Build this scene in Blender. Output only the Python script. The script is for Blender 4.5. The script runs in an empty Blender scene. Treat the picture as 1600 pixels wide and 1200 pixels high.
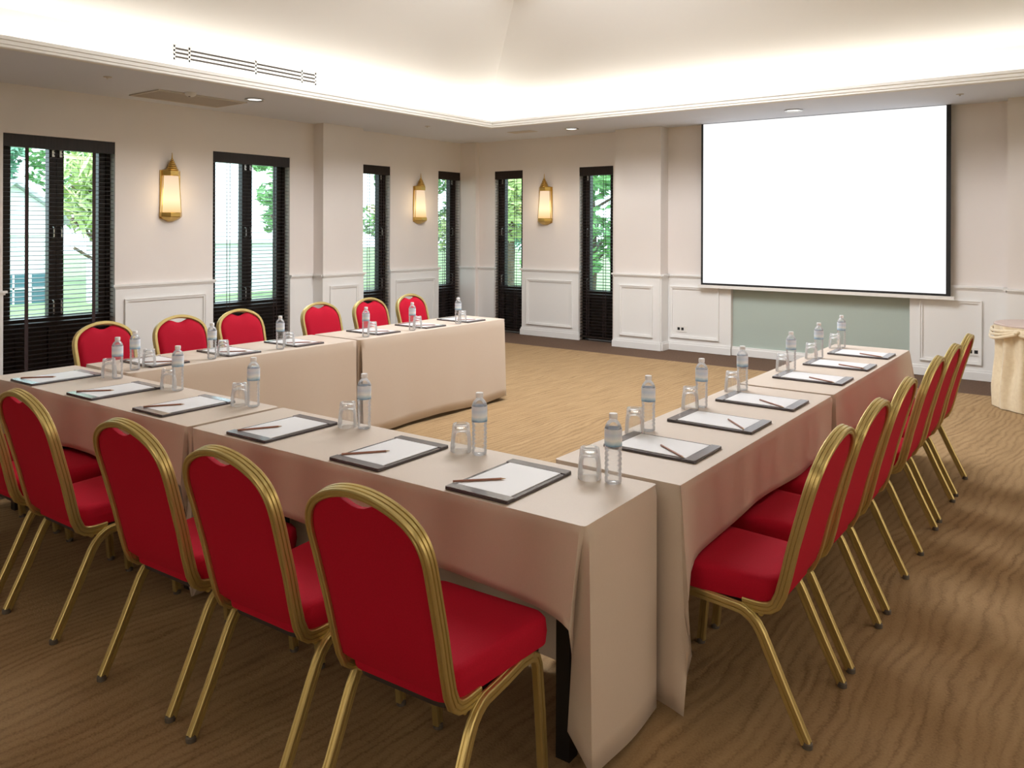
import bpy, math, random
from mathutils import Vector, Matrix
R = math.radians
PI = math.pi
random.seed(7)
sc = bpy.context.scene
col = sc.collection

# ------------------------------------------------------------------ camera
YAW, ROLL = 0.6425, 0.0034
cam_d = bpy.data.cameras.new('camera')
cam_d.sensor_width = 36.0
cam_d.lens = 1252.0 / 1600.0 * 36.0
cam_d.shift_y = -243.0 / 1600.0
cam_d.clip_start = 0.05
cam_d.clip_end = 300
cam = bpy.data.objects.new('camera', cam_d)
cam.matrix_world = (Matrix.Translation((0, 0, 1.6)) @ Matrix.Rotation(YAW, 4, 'Z')
                    @ Matrix.Rotation(PI / 2, 4, 'X') @ Matrix.Rotation(ROLL, 4, 'Z'))
col.objects.link(cam)
sc.camera = cam

# ------------------------------------------------------------------ view and world
sc.view_settings.view_transform = 'Standard'
sc.view_settings.look = 'None'
sc.view_settings.gamma = 1.0
sc.view_settings.use_curve_mapping = False
sc.view_settings.exposure = 0.07
sc.cycles.use_denoising = True
sc.cycles.max_bounces = 10
sc.cycles.diffuse_bounces = 6
sc.cycles.transparent_max_bounces = 24
sc.cycles.sample_clamp_indirect = 6.0

world = bpy.data.worlds.new('sky')
sc.world = world
world.use_nodes = True
wbg = world.node_tree.nodes['Background']
wbg.inputs[0].default_value = (0.76, 0.91, 1.0, 1)
wbg.inputs[1].default_value = 5.0

def lamp(name, kind, loc, energy, color=(1, 1, 1), rot=(0, 0, 0), **kw):
    d = bpy.data.lights.new(name, kind)
    d.energy = energy
    d.color = color
    for k, v in kw.items():
        setattr(d, k, v)
    o = bpy.data.objects.new(name, d)
    o.location = loc
    o.rotation_euler = rot
    col.objects.link(o)
    return o

# the sun falls on the garden from over the roof of the building
lamp('sun', 'SUN', (0, 0, 12), 4.0, (1.0, 0.96, 0.88), (0, R(14), R(-40)), angle=R(3))

# tray geometry (used by cove lamps and ceiling)
TX0, TX1, TY0, TY1 = -6.66, 0.60, 0.55, 8.44     # soffit edge of the tray
UX0, UX1, UY0, UY1 = -6.85, 0.79, 0.36, 8.63     # upstand behind the cove
ZS, ZLIP, ZU = 2.952, 3.035, 3.29
WARM = (1.0, 0.96, 0.89)
COVE = 2.6
cx, cy = (UX0 + UX1) / 2, (UY0 + UY1) / 2
for nm, loc, rz, ln in (('west', (TX0 - 0.09, cy, 2.995), 90, UY1 - UY0), ('east', (TX1 + 0.09, cy, 2.995), 90, UY1 - UY0),
                        ('north', (cx, TY1 + 0.09, 2.995), 0, UX1 - UX0), ('south', (cx, TY0 - 0.09, 2.995), 0, UX1 - UX0)):
    lamp('cove_strip', 'AREA', loc, COVE * ln, WARM, (PI, 0, R(rz)), shape='RECTANGLE', size=ln - 0.1, size_y=0.03)
# added unseen fill lights high in the tray, above the middle of the table ring
for x, y, e in ((-4.0, 5.7, 200.0), (-3.4, 7.0, 190.0)):
    lamp('tray_lamp', 'AREA', (x, y, 4.1), e, (0.98, 0.985, 1.0), (0, 0, 0), shape='DISK', size=3.0)

# ------------------------------------------------------------------ materials
MATS = {}
def mat(name, color, rough=0.5, metal=0.0, **kw):
    m = bpy.data.materials.new(name)
    m.use_nodes = True
    b = m.node_tree.nodes['Principled BSDF']
    b.inputs['Base Color'].default_value = (*color, 1)
    b.inputs['Roughness'].default_value = rough
    b.inputs['Metallic'].default_value = metal
    for k, v in kw.items():
        b.inputs[k].default_value = v
    MATS[name] = m
    return m

def nodes(m):
    return m.node_tree.nodes, m.node_tree.links, m.node_tree.nodes['Principled BSDF']

def mottle(m, c1, c2, scale, bump=0.0, stretch=(1, 1, 1), detail=3):
    """two close tones broken up by noise, with an optional bump"""
    N, L, b = nodes(m)
    tc = N.new('ShaderNodeTexCoord'); mp = N.new('ShaderNodeMapping')
    mp.inputs['Scale'].default_value = stretch
    nz = N.new('ShaderNodeTexNoise'); nz.inputs['Scale'].default_value = scale; nz.inputs['Detail'].default_value = detail
    rp = N.new('ShaderNodeValToRGB')
    rp.color_ramp.elements[0].position = 0.3; rp.color_ramp.elements[0].color = (*c1, 1)
    rp.color_ramp.elements[1].position = 0.7; rp.color_ramp.elements[1].color = (*c2, 1)
    L.new(tc.outputs['Object'], mp.inputs[0]); L.new(mp.outputs[0], nz.inputs[0])
    L.new(nz.outputs[0], rp.inputs[0]); L.new(rp.outputs[0], b.inputs['Base Color'])
    if bump:
        bp = N.new('ShaderNodeBump'); bp.inputs['Strength'].default_value = bump; bp.inputs['Distance'].default_value = 0.002
        L.new(nz.outputs[0], bp.inputs['Height']); L.new(bp.outputs[0], b.inputs['Normal'])
    return m

def srgb(r, g, b):
    f = lambda c: (c / 255 / 12.92) if c / 255 <= 0.04045 else ((c / 255 + 0.055) / 1.055) ** 2.4
    return (f(r), f(g), f(b))

M_WALL = mottle(mat('wall_paint', (0.6, 0.5, 0.45), 0.7), (0.745, 0.700, 0.675), (0.765, 0.720, 0.695), 2.0)
M_WAINS = mat('wainscot_paint', (0.80, 0.80, 0.795), 0.45)
M_CEIL = mat('ceiling_paint', (0.80, 0.785, 0.75), 0.8)
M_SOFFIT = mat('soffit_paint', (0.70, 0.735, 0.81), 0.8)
M_DARKWALL = mat('plain_panelling', (0.50, 0.45, 0.41), 0.7)
M_TEAL = mat('teal_panel', (0.42, 0.50, 0.46), 0.4)
M_DARKWOOD = mottle(mat('dark_wood', (0.02, 0.014, 0.012), 0.35), (0.016, 0.011, 0.010), (0.026, 0.018, 0.015), 6, stretch=(12, 12, 1))
M_DARKWOOD.node_tree.nodes['Principled BSDF'].inputs['Specular IOR Level'].default_value = 0.25
M_SLAT = mat('slat_wood', (0.020, 0.014, 0.014), 0.4)
M_TAPE = mat('blind_tape', (0.035, 0.018, 0.018), 0.8)
M_STEEL = mat('brushed_steel', (0.62, 0.62, 0.60), 0.3, 1.0)
M_BRASS = mat('lamp_brass', (0.60, 0.40, 0.12), 0.32, 1.0)
M_GOLD = mat('chair_gold', (0.60, 0.485, 0.205), 0.36, 0.85)
M_GOLDD = mat('chair_groove', (0.10, 0.065, 0.02), 0.5, 0.6)
M_RED = mottle(mat('red_fabric', (0.45, 0.005, 0.018), 0.8, **{'Specular IOR Level': 0.15, 'Sheen Weight': 0.05, 'Sheen Roughness': 0.5, 'Sheen Tint': (1.0, 0.12, 0.22, 1)}), (0.38, 0.0038, 0.020), (0.44, 0.0048, 0.025), 260, 0.15)
M_BOARD = mat('dark_board', (0.025, 0.016, 0.012), 0.6)
M_RUBBER = mat('foot_plastic', (0.10, 0.085, 0.07), 0.5)
M_CLOTH = mottle(mat('beige_satin', (0.60, 0.48, 0.40), 0.48, **{'Sheen Weight': 0.15}), (0.575, 0.485, 0.405), (0.605, 0.511, 0.43), 320, 0.06)
M_LEG = mat('black_leg', (0.008, 0.007, 0.008), 0.4)
M_TABLEWOOD = mat('table_wood', (0.20, 0.13, 0.08), 0.5)
M_PAD = mat('pad_leather', (0.060, 0.050, 0.055), 0.25)
M_PADSTRIP = mat('pad_strip', (0.155, 0.145, 0.155), 0.2)
M_PAPER = mat('note_paper', (0.735, 0.745, 0.775), 0.45)
M_PENCIL = mat('pencil_wood', (0.30, 0.125, 0.075), 0.45)
M_PENCILTIP = mat('pencil_tip', (0.50, 0.34, 0.20), 0.6)
M_CAP = mat('white_cap', (0.82, 0.84, 0.88), 0.35)
M_CREAM = mottle(mat('cream_satin', (0.75, 0.64, 0.46), 0.35, **{'Sheen Weight': 0.3}), (0.72, 0.60, 0.42), (0.80, 0.69, 0.50), 30, 0.1)
M_BLACK = mat('screen_black', (0.006, 0.006, 0.007), 0.6)
M_WHITEPL = mat('white_plastic', (0.78, 0.77, 0.75), 0.4)
M_GRILLE = mat('grille_paint', (0.58, 0.53, 0.47), 0.6)
M_SLOT = mat('slot_dark', (0.05, 0.042, 0.035), 0.8)

def emit(name, color, strength):
    m = bpy.data.materials.new(name); m.use_nodes = True
    N, L = m.node_tree.nodes, m.node_tree.links
    N.clear()
    o = N.new('ShaderNodeOutputMaterial'); e = N.new('ShaderNodeEmission')
    e.inputs[0].default_value = (*color, 1); e.inputs[1].default_value = strength
    L.new(e.outputs[0], o.inputs[0])
    return m
M_SCREEN = emit('projected_white', (1, 1, 1), 1.02)  # whiteness of the blank screen is put in as emission
M_DOWN = emit('downlight_glow', (1.0, 0.95, 0.88), 2.5)

def clear(name, tint=(0.97, 0.98, 0.98), ior=1.45, gloss=1.0, haze=0.0, rough=0.02):
    """clear sheet: lets the view through, mirrors by angle; haze scatters a little light"""
    m = bpy.data.materials.new(name); m.use_nodes = True
    N, L = m.node_tree.nodes, m.node_tree.links
    N.clear()
    o = N.new('ShaderNodeOutputMaterial')
    t = N.new('ShaderNodeBsdfTransparent'); t.inputs[0].default_value = (*tint, 1)
    g = N.new('ShaderNodeBsdfGlossy'); g.inputs['Roughness'].default_value = rough
    f = N.new('ShaderNodeFresnel'); f.inputs[0].default_value = ior
    mm = N.new('ShaderNodeMath'); mm.operation = 'MULTIPLY'; mm.inputs[1].default_value = gloss
    mx = N.new('ShaderNodeMixShader')
    mn = N.new('ShaderNodeMath'); mn.operation = 'MINIMUM'; mn.inputs[1].default_value = 0.45
    L.new(f.outputs[0], mm.inputs[0]); L.new(mm.outputs[0], mn.inputs[0]); L.new(mn.outputs[0], mx.inputs[0])
    base = t
    if haze:
        df = N.new('ShaderNodeBsdfDiffuse'); df.inputs[0].default_value = (0.95, 0.97, 1.0, 1)
        tl = N.new('ShaderNodeBsdfTranslucent'); tl.inputs[0].default_value = (0.95, 0.97, 1.0, 1)
        m1 = N.new('ShaderNodeMixShader'); m1.inputs[0].default_value = 0.5
        m2 = N.new('ShaderNodeMixShader')
        hz = N.new('ShaderNodeMath'); hz.operation = 'MULTIPLY_ADD'; hz.inputs[1].default_value = haze * 6.0; hz.inputs[2].default_value = haze * 0.25; hz.use_clamp = True
        L.new(f.outputs[0], hz.inputs[0]); L.new(hz.outputs[0], m2.inputs[0])
        L.new(df.outputs[0], m1.inputs[1]); L.new(tl.outputs[0], m1.inputs[2])
        L.new(t.outputs[0], m2.inputs[1]); L.new(m1.outputs[0], m2.inputs[2]); base = m2
    L.new(base.outputs[0], mx.inputs[1]); L.new(g.outputs[0], mx.inputs[2])
    L.new(mx.outputs[0], o.inputs[0])
    return m
M_FILL_PANE = clear('bronze_glass', (0.88, 0.73, 0.61), 1.45, 0.7)  # tint that warms the fill light of the added, unseen windows
M_PANE = clear('window_glass', (0.93, 0.97, 0.96), 1.45, 0.7)
M_BOTTLE = clear('bottle_plastic', (0.99, 0.993, 0.995), 1.5, 1.2, haze=0.13, rough=0.07)
M_WATER = clear('bottle_water', (0.985, 0.99, 0.995), 1.33, 0.5, haze=0.03)
M_TUMBLER = clear('tumbler_glass', (0.99, 0.995, 0.995), 1.5, 1.2, haze=0.09, rough=0.03)

def label_mat():
    m = mat('bottle_label', (0.7, 0.8, 0.9), 0.35)
    N, L, b = nodes(m)
    tc = N.new('ShaderNodeTexCoord'); sp = N.new('ShaderNodeSeparateXYZ')
    wv = N.new('ShaderNodeTexNoise'); wv.inputs['Scale'].default_value = 26
    ad = N.new('ShaderNodeMath'); ad.operation = 'MULTIPLY_ADD'; ad.inputs[1].default_value = 0.018
    mr = N.new('ShaderNodeMapRange'); mr.inputs[1].default_value = 0.126; mr.inputs[2].default_value = 0.183
    rp = N.new('ShaderNodeValToRGB')
    e = rp.color_ramp.elements
    e[0].position = 0.0; e[0].color = (0.05, 0.15, 0.33, 1)
    e[1].position = 1.0; e[1].color = (0.70, 0.78, 0.90, 1)
    for p, c in ((0.16, (0.08, 0.22, 0.42, 1)), (0.30, (0.42, 0.62, 0.78, 1)), (0.50, (0.84, 0.90, 0.95, 1)), (0.8, (0.62, 0.74, 0.90, 1))):
        k = e.new(p); k.color = c
    L.new(tc.outputs['Object'], sp.inputs[0]); L.new(tc.outputs['Object'], wv.inputs[0])
    L.new(wv.outputs[0], ad.inputs[0]); L.new(sp.outputs[2], ad.inputs[2])
    L.new(ad.outputs[0], mr.inputs[0]); L.new(mr.outputs[0], rp.inputs[0]); L.new(rp.outputs[0], b.inputs['Base Color'])
    return m
M_LABEL = label_mat()

def shade_mat():
    """lit milk glass of the wall lamps, brightest where the bulb sits inside"""
    m = bpy.data.materials.new('lamp_milk_glass'); m.use_nodes = True
    N, L = m.node_tree.nodes, m.node_tree.links
    N.clear()
    o = N.new('ShaderNodeOutputMaterial'); e = N.new('ShaderNodeEmission')
    tc = N.new('ShaderNodeTexCoord'); sp = N.new('ShaderNodeSeparateXYZ')
    mr = N.new('ShaderNodeMapRange'); mr.inputs[1].default_value = 0.10; mr.inputs[2].default_value = 0.52
    rp = N.new('ShaderNodeValToRGB'); el = rp.color_ramp.elements
    el[0].position = 0.0; el[0].color = (0.95, 0.62, 0.28, 1)
    el[1].position = 1.0; el[1].color = (0.88, 0.62, 0.42, 1)
    k = el.new(0.32); k.color = (1.25, 1.02, 0.62, 1)
    k = el.new(0.65); k.color = (1.0, 0.80, 0.52, 1)
    e.inputs[1].default_value = 1.0
    L.new(tc.outputs['Object'], sp.inputs[0]); L.new(sp.outputs[2], mr.inputs[0]); L.new(mr.outputs[0], rp.inputs[0])
    L.new(rp.outputs[0], e.inputs[0]); L.new(e.outputs[0], o.inputs[0])
    return m
M_SHADE = shade_mat()

def carpet_mat():
    m = mat('wave_carpet', (0.4, 0.28, 0.16), 0.95)
    N, L, b = nodes(m)
    b.inputs['Specular IOR Level'].default_value = 0.08
    def math_(op, *a):
        n = N.new('ShaderNodeMath'); n.operation = op
        for k, v in enumerate(a):
            if isinstance(v, (int, float)): n.inputs[k].default_value = v
            else: L.new(v, n.inputs[k])
        return n.outputs[0]
    def noise(vec, scale, detail=2.0):
        n = N.new('ShaderNodeTexNoise'); n.inputs['Scale'].default_value = scale; n.inputs['Detail'].default_value = detail
        L.new(vec, n.inputs[0]); return n.outputs[0]
    tc = N.new('ShaderNodeTexCoord')
    rot = N.new('ShaderNodeMapping'); rot.inputs['Rotation'].default_value = (0, 0, R(4))
    L.new(tc.outputs['Object'], rot.inputs[0]); P = rot.outputs[0]
    def scaled(vec, s_):
        mp = N.new('ShaderNodeMapping'); mp.inputs['Scale'].default_value = s_; L.new(vec, mp.inputs[0]); return mp.outputs[0]
    sx = N.new('ShaderNodeSeparateXYZ'); L.new(P, sx.inputs[0])
    warp = math_('MULTIPLY', noise(scaled(P, (1, 0.55, 1)), 1.1, 1.0), 0.45)
    warp2 = math_('MULTIPLY', noise(scaled(P, (1, 0.5, 1)), 8.0, 3.0), 0.075)
    jit = math_('MULTIPLY', noise(P, 75.0, 1.0), 0.022)
    u = math_('ADD', math_('ADD', sx.outputs[0], warp), math_('ADD', warp2, jit))
    si = math_('SINE', math_('MULTIPLY', u, 2 * PI / 0.044))
    si = math_('MULTIPLY', math_('POWER', math_('MULTIPLY_ADD', si, 0.5, 0.5), 0.55), 1.0)
    amp = noise(scaled(P, (1, 0.35, 1)), 9.0, 3.0)
    cb = N.new('ShaderNodeCombineXYZ'); L.new(math_('MULTIPLY', u, 26.0), cb.inputs[0]); L.new(math_('MULTIPLY', sx.outputs[1], 2.2), cb.inputs[1])
    streak = noise(cb.outputs[0], 1.0, 3.0)
    speck = noise(tc.outputs['Object'], 130, 2.0)
    v = math_('ADD', math_('MULTIPLY', si, math_('MULTIPLY', amp, 0.50)), math_('MULTIPLY', streak, 0.6))
    v = math_('ADD', v, math_('MULTIPLY', speck, 0.5))
    mr = N.new('ShaderNodeMapRange'); mr.inputs[1].default_value = 0.36; mr.inputs[2].default_value = 1.02
    L.new(v, mr.inputs[0])
    rp = N.new('ShaderNodeValToRGB'); el = rp.color_ramp.elements
    el[0].position = 0.05; el[0].color = (0.215, 0.138, 0.073, 1)
    el[1].position = 0.95; el[1].color = (0.400, 0.274, 0.150, 1)
    k = el.new(0.45); k.color = (0.325, 0.217, 0.115, 1)
    L.new(mr.outputs[0], rp.inputs[0]); L.new(rp.outputs[0], b.inputs['Base Color'])
    bp = N.new('ShaderNodeBump'); bp.inputs['Strength'].default_value = 0.7; bp.inputs['Distance'].default_value = 0.005
    L.new(v, bp.inputs['Height']); L.new(bp.outputs[0], b.inputs['Normal'])
    return m
M_CARPET = carpet_mat()
M_BORDER = mottle(mat('border_carpet', (0.10, 0.055, 0.03), 0.95), (0.085, 0.045, 0.025), (0.12, 0.066, 0.038), 60, 0.3)

# outdoors
M_LAWN = mottle(mat('lawn', (0.1, 0.2, 0.05), 0.9), (0.12, 0.19, 0.08), (0.20, 0.28, 0.13), 3)
M_HOUSE = mat('house_white', (0.78, 0.80, 0.80), 0.8)
M_ROOF = mottle(mat('roof_grey', (0.4, 0.42, 0.44), 0.8), (0.36, 0.40, 0.43), (0.46, 0.50, 0.52), 9)
M_HWIN = mat('house_window', (0.07, 0.15, 0.19), 0.1)
M_BARK = mottle(mat('bark', (0.12, 0.08, 0.05), 0.9), (0.08, 0.055, 0.035), (0.16, 0.11, 0.075), 12)
def leafmat(name, c1, c2):
    m = mottle(mat(name, c1, 0.5), c1, c2, 1.6)
    N, L, b = nodes(m)
    b.inputs['Transmission Weight'].default_value = 0.0
    b.inputs['Subsurface Weight'].default_value = 0.0
    return m
M_LEAF_A = leafmat('leaf_mid_green', (0.10, 0.27, 0.10), (0.25, 0.48, 0.18))
M_LEAF_B = leafmat('leaf_yellow_green', (0.34, 0.46, 0.16), (0.55, 0.64, 0.30))
M_LEAF_C = leafmat('leaf_blue_green', (0.07, 0.20, 0.13), (0.18, 0.40, 0.26))

# ------------------------------------------------------------------ mesh helpers
class MB:
    def __init__(s): s.v = []; s.f = []
    def add(s, vs, fs):
        o = len(s.v); s.v += [tuple(v) for v in vs]; s.f += [tuple(i + o for i in f) for f in fs]; return s
    def box(s, x0, x1, y0, y1, z0, z1):
        return s.add([(x0, y0, z0), (x1, y0, z0), (x1, y1, z0), (x0, y1, z0), (x0, y0, z1), (x1, y0, z1), (x1, y1, z1), (x0, y1, z1)],
                     [(0, 3, 2, 1), (4, 5, 6, 7), (0, 1, 5, 4), (1, 2, 6, 5), (2, 3, 7, 6), (3, 0, 4, 7)])
    def quad(s, *p): return s.add(p, [tuple(range(len(p)))])
    def lathe(s, prof, n=24, c=(0, 0, 0), cap=True):
        vs = []; fs = []
        for r, z in prof:
            for i in range(n):
                a = 2 * PI * i / n; vs.append((c[0] + r * math.cos(a), c[1] + r * math.sin(a), c[2] + z))
        for j in range(len(prof) - 1):
            for i in range(n):
                k = (i + 1) % n; fs.append((j * n + i, j * n + k, (j + 1) * n + k, (j + 1) * n + i))
        if cap:
            fs.append(tuple(range(n - 1, -1, -1))); fs.append(tuple((len(prof) - 1) * n + i for i in range(n)))
        return s.add(vs, fs)
    def tube(s, path, prof, n0, close_caps=True):
        """sweep a 2-D profile (along N, along T x N) on a path, N carried along by parallel transport"""
        P = [Vector(p) for p in path]; vs = []; fs = []; m = len(prof)
        N = Vector(n0)
        for i, p in enumerate(P):
            T = (P[min(i + 1, len(P) - 1)] - P[max(i - 1, 0)]).normalized()
            N = (N - T * N.dot(T)).normalized(); B = T.cross(N)
            for u, w in prof: vs.append(p + N * u + B * w)
        for i in range(len(P) - 1):
            for j in range(m):
                k = (j + 1) % m; fs.append((i * m + j, i * m + k, (i + 1) * m + k, (i + 1) * m + j))
        if close_caps:
            fs.append(tuple(range(m - 1, -1, -1))); fs.append(tuple((len(P) - 1) * m + j for j in range(m)))
        return s.add(vs, fs)
    def rod(s, a, b, r, n=8):
        d = Vector(b) - Vector(a)
        ref = Vector((0, 0, 1)) if abs(d.normalized().z) < 0.9 else Vector((1, 0, 0))
        return s.tube([a, b], [(r * math.cos(2 * PI * i / n), r * math.sin(2 * PI * i / n)) for i in range(n)], ref)
    def slab(s, outline, z0, z1, bev=0.0):
        """prism over a convex outline, top edge softened"""
        n = len(outline); cxx = sum(p[0] for p in outline) / n; cyy = sum(p[1] for p in outline) / n
        def ring(k, z): return [(cxx + (x - cxx) * k, cyy + (y - cyy) * k, z) for x, y in outline]
        size = max(abs(p[0] - cxx) for p in outline)
        k = 1 - bev / size if bev else 1
        rings = [ring(1, z0), ring(1, z1 - bev)] + ([ring(k, z1)] if bev else [])
        if not bev: rings[1] = ring(1, z1)
        vs = [p for r in rings for p in r]; fs = [tuple(range(n - 1, -1, -1)), tuple((len(rings) - 1) * n + i for i in range(n))]
        for j in range(len(rings) - 1):
            for i in range(n):
                q = (i + 1) % n; fs.append((j * n + i, j * n + q, (j + 1) * n + q, (j + 1) * n + i))
        return s.add(vs, fs)
    def move(s, M):
        s.v = [tuple(M @ Vector(v)) for v in s.v]; return s
    def build(s, name, material, parent=None, smooth=35, kind=None, label=None, loc=None):
        me = bpy.data.meshes.new(name)
        me.from_pydata(s.v, [], s.f)
        me.validate()
        if smooth:
            me.polygons.foreach_set('use_smooth', [True] * len(me.polygons))
            me.set_sharp_from_angle(angle=R(smooth))
        me.materials.append(material)
        o = bpy.data.objects.new(name, me)
        col.objects.link(o)
        if parent is not None: o.parent = parent
        if kind: o['kind'] = kind
        if label: o['label'] = label
        if loc: o.location = loc
        return o

def rect(x0, x1, y0, y1): return [(x0, y0), (x1, y0), (x1, y1), (x0, y1)]
def rrect(x0, x1, y0, y1, r, n=6):
    pts = []
    for cxx, cyy, a0 in ((x1 - r, y1 - r, 0), (x0 + r, y1 - r, 90), (x0 + r, y0 + r, 180), (x1 - r, y0 + r, 270)):
        for i in range(n + 1):
            a = R(a0 + 90 * i / n); pts.append((cxx + r * math.cos(a), cyy + r * math.sin(a)))
    return pts

def tag(o, label, cat, group=None):
    o['label'] = label; o['category'] = cat
    if group: o['group'] = group
    return o
def thing(name, label, cat, loc=(0, 0, 0), rz=0.0, group=None):
    o = bpy.data.objects.new(name, None)
    o.empty_display_size = 0.1
    col.objects.link(o); o.location = loc; o.rotation_euler = (0, 0, rz)
    return tag(o, label, cat, group)
def copy_tree(o, parent=None):
    c = o.copy(); col.objects.link(c)
    if parent is not None:
        c.parent = parent
    for ch in list(o.children): copy_tree(ch, c)
    return c
def place(proto, first, loc, rz, label, group=None):
    o = proto if first else copy_tree(proto)
    o.location = loc; o.rotation_euler = (0, 0, rz); o['label'] = label
    if group: o['group'] = group
    return o

# ------------------------------------------------------------------ room shell
XL, YB, XR, YF = -8.32, 9.82, 2.4, -2.6
WT = 0.30
OPL = [(3.153, 4.207), (5.344, 6.426), (7.635, 8.188), (9.216, 9.735)]     # openings in the left wall (y)
OPB = [(-7.689, -7.150), (-6.142, -5.586)]                                # openings in the back wall (x)
ZH = 2.485

MB().box(XL - 0.4, XR, YF, YB + 0.4, -0.10, -0.004).build('floor', M_BORDER, kind='structure')
MB().box(-7.42, 1.7, -2.2, 8.95, -0.006, 0.0).build('carpet_field', M_CARPET, kind='structure')

w = MB()
prev = YF
for a, b in OPL:
    w.box(XL - WT, XL, prev, a, 0, ZS); w.box(XL - WT, XL, a, b, ZH, ZS); prev = b
w.box(XL - WT, XL, prev, YB + WT, 0, ZS)
w.box(XL - 0.01, XL + 0.19, 6.803, 7.49, 0, ZS)          # pilaster
w.box(XL - 0.01, -8.0, 9.735, YB + 0.05, 0, ZS)          # corner pier
w.build('wall_left', M_WALL, kind='structure', smooth=0)

w = MB()
prev = XL
for a, b in OPB:
    w.box(prev, a, YB, YB + WT, 0, ZS); w.box(a, b, YB, YB + WT, ZH, ZS); prev = b
NX0, NX1 = -3.865, -1.80
w.box(prev, NX0, YB, YB + WT, 0, ZS)
w.box(NX0, NX1, YB + 0.06, YB + WT, 0, ZS)
w.box(NX1, XR, YB, YB + WT, 0, ZS)
PX0, PX1, PY = -5.435, -4.745, 9.60
w.box(PX0, PX1, PY, YB + 0.01, 0, ZS)
w.box(-0.855, XR, PY, YB + 0.01, 0, ZS)
w.build('wall_back', M_WALL, kind='structure', smooth=0)
OPR = [(-0.4, 1.0), (1.6, 3.0), (3.6, 5.0), (5.6, 7.0), (7.6, 9.0)]       # added unseen windows letting fill light through the right wall (y)
OPF = [(-4.4, -3.0), (-2.0, -0.6), (0.2, 1.6)]   # added unseen windows for fill light from behind the camera (x)
w = MB(); prev = YF - WT
for a, b in OPR:
    w.box(XR, XR + WT, prev, a, 0, ZS); w.box(XR, XR + WT, a, b, 2.2, ZS); w.box(XR, XR + WT, a, b, 0, 0.5); prev = b
w.box(XR, XR + WT, prev, YB + WT, 0, ZS)
w.build('wall_right', M_DARKWALL, kind='structure', smooth=0)
w = MB(); prev = XL - WT
for a, b in OPF:
    w.box(prev, a, YF - WT, YF, 0, ZS); w.box(a, b, YF - WT, YF, 2.2, ZS); w.box(a, b, YF - WT, YF, 0, 0.5); prev = b
w.box(prev, XR + WT, YF - WT, YF, 0, ZS)
w.build('wall_front', M_DARKWALL, kind='structure', smooth=0)
wn = 0
for along, lst in (('y', OPR), ('x', OPF)):
    for a, b in lst:
        wn += 1
        f = MB(); g_ = MB(); t = 0.05
        def wb(mb, p0, p1, d0, d1, z0, z1):
            if along == 'y': mb.box(XR + d0, XR + d1, p0, p1, z0, z1)
            else: mb.box(p0, p1, YF - d1, YF - d0, z0, z1)
        wb(f, a, a + t, 0.1, 0.16, 0.5, 2.2); wb(f, b - t, b, 0.1, 0.16, 0.5, 2.2); wb(f, a + t, b - t, 0.1, 0.16, 0.5, 0.55); wb(f, a + t, b - t, 0.1, 0.16, 2.15, 2.2)
        fo = f.build('window_%d' % wn, M_DARKWOOD, kind='structure', smooth=0)  # frame of an added window, out of view, there for fill light
        wb(g_, a + t, b - t, 0.125, 0.131, 0.55, 2.15); g_.build('pane', M_FILL_PANE, fo, kind='structure', smooth=0)
        d = bpy.data.lights.new('window_portal', 'AREA'); d.shape = 'RECTANGLE'; d.size = b - a; d.size_y = 1.7
        d.cycles.is_portal = True
        o = bpy.data.objects.new('window_portal', d); col.objects.link(o)
        if along == 'y': o.location = (XR + 0.2, (a + b) / 2, 1.35); o.rotation_euler = (PI / 2, 0, PI / 2)
        else: o.location = ((a + b) / 2, YF - 0.2, 1.35); o.rotation_euler = (PI / 2, 0, PI)

# soffit ring, cove lip, upstand and hipped tray
c = MB()
ox0, ox1, oy0, oy1 = XL - WT, XR + WT, YF - WT, YB + WT
def ring4(mb, o, i, zo, zi, flip=False):
    a = [(o[0], o[2], zo), (o[1], o[2], zo), (o[1], o[3], zo), (o[0], o[3], zo)]
    b = [(i[0], i[2], zi), (i[1], i[2], zi), (i[1], i[3], zi), (i[0], i[3], zi)]
    for k in range(4):
        q = (k + 1) % 4
        mb.quad(a[k], a[q], b[q], b[k])
O = (ox0, ox1, oy0, oy1); T = (TX0, TX1, TY0, TY1); U = (UX0, UX1, UY0, UY1)
def grow(r, d): return (r[0] - d, r[1] + d, r[2] - d, r[3] + d)
ring4(c, O, grow(T, 0.03), ZS, ZS)
c.build('ceiling', M_SOFFIT, kind='structure', smooth=0)
c = MB()
lip = [(0.05, ZS), (0.05, ZS - 0.008), (0.012, ZS - 0.008), (0.0, ZS), (0.0, ZS + 0.018), (-0.010, ZS + 0.022), (-0.010, ZS + 0.050), (-0.022, ZS + 0.055),
       (-0.022, ZLIP), (0.005, ZLIP), (0.03, ZLIP - 0.02), (0.045, ZS + 0.03)]
for (d0, z0), (d1, z1) in zip(lip, lip[1:]):
    ring4(c, grow(T, d0), grow(T, d1), z0, z1)
ring4(c, grow(T, 0.045), grow(U, 0.0), ZS + 0.03, ZS + 0.03)
c.build('trim_1', M_CEIL, kind='structure', smooth=0)
c = MB()
ring4(c, U, U, ZS + 0.02, ZU)
INS = 2.5
ring4(c, U, grow(U, -INS), ZU, ZU + 0.5 * INS)
i4 = grow(U, -INS); zt = ZU + 0.5 * INS
c.quad((i4[0], i4[2], zt), (i4[1], i4[2], zt), (i4[1], i4[3], zt), (i4[0], i4[3], zt))
c.build('ceiling_tray', M_CEIL, kind='structure', smooth=0)

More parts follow.
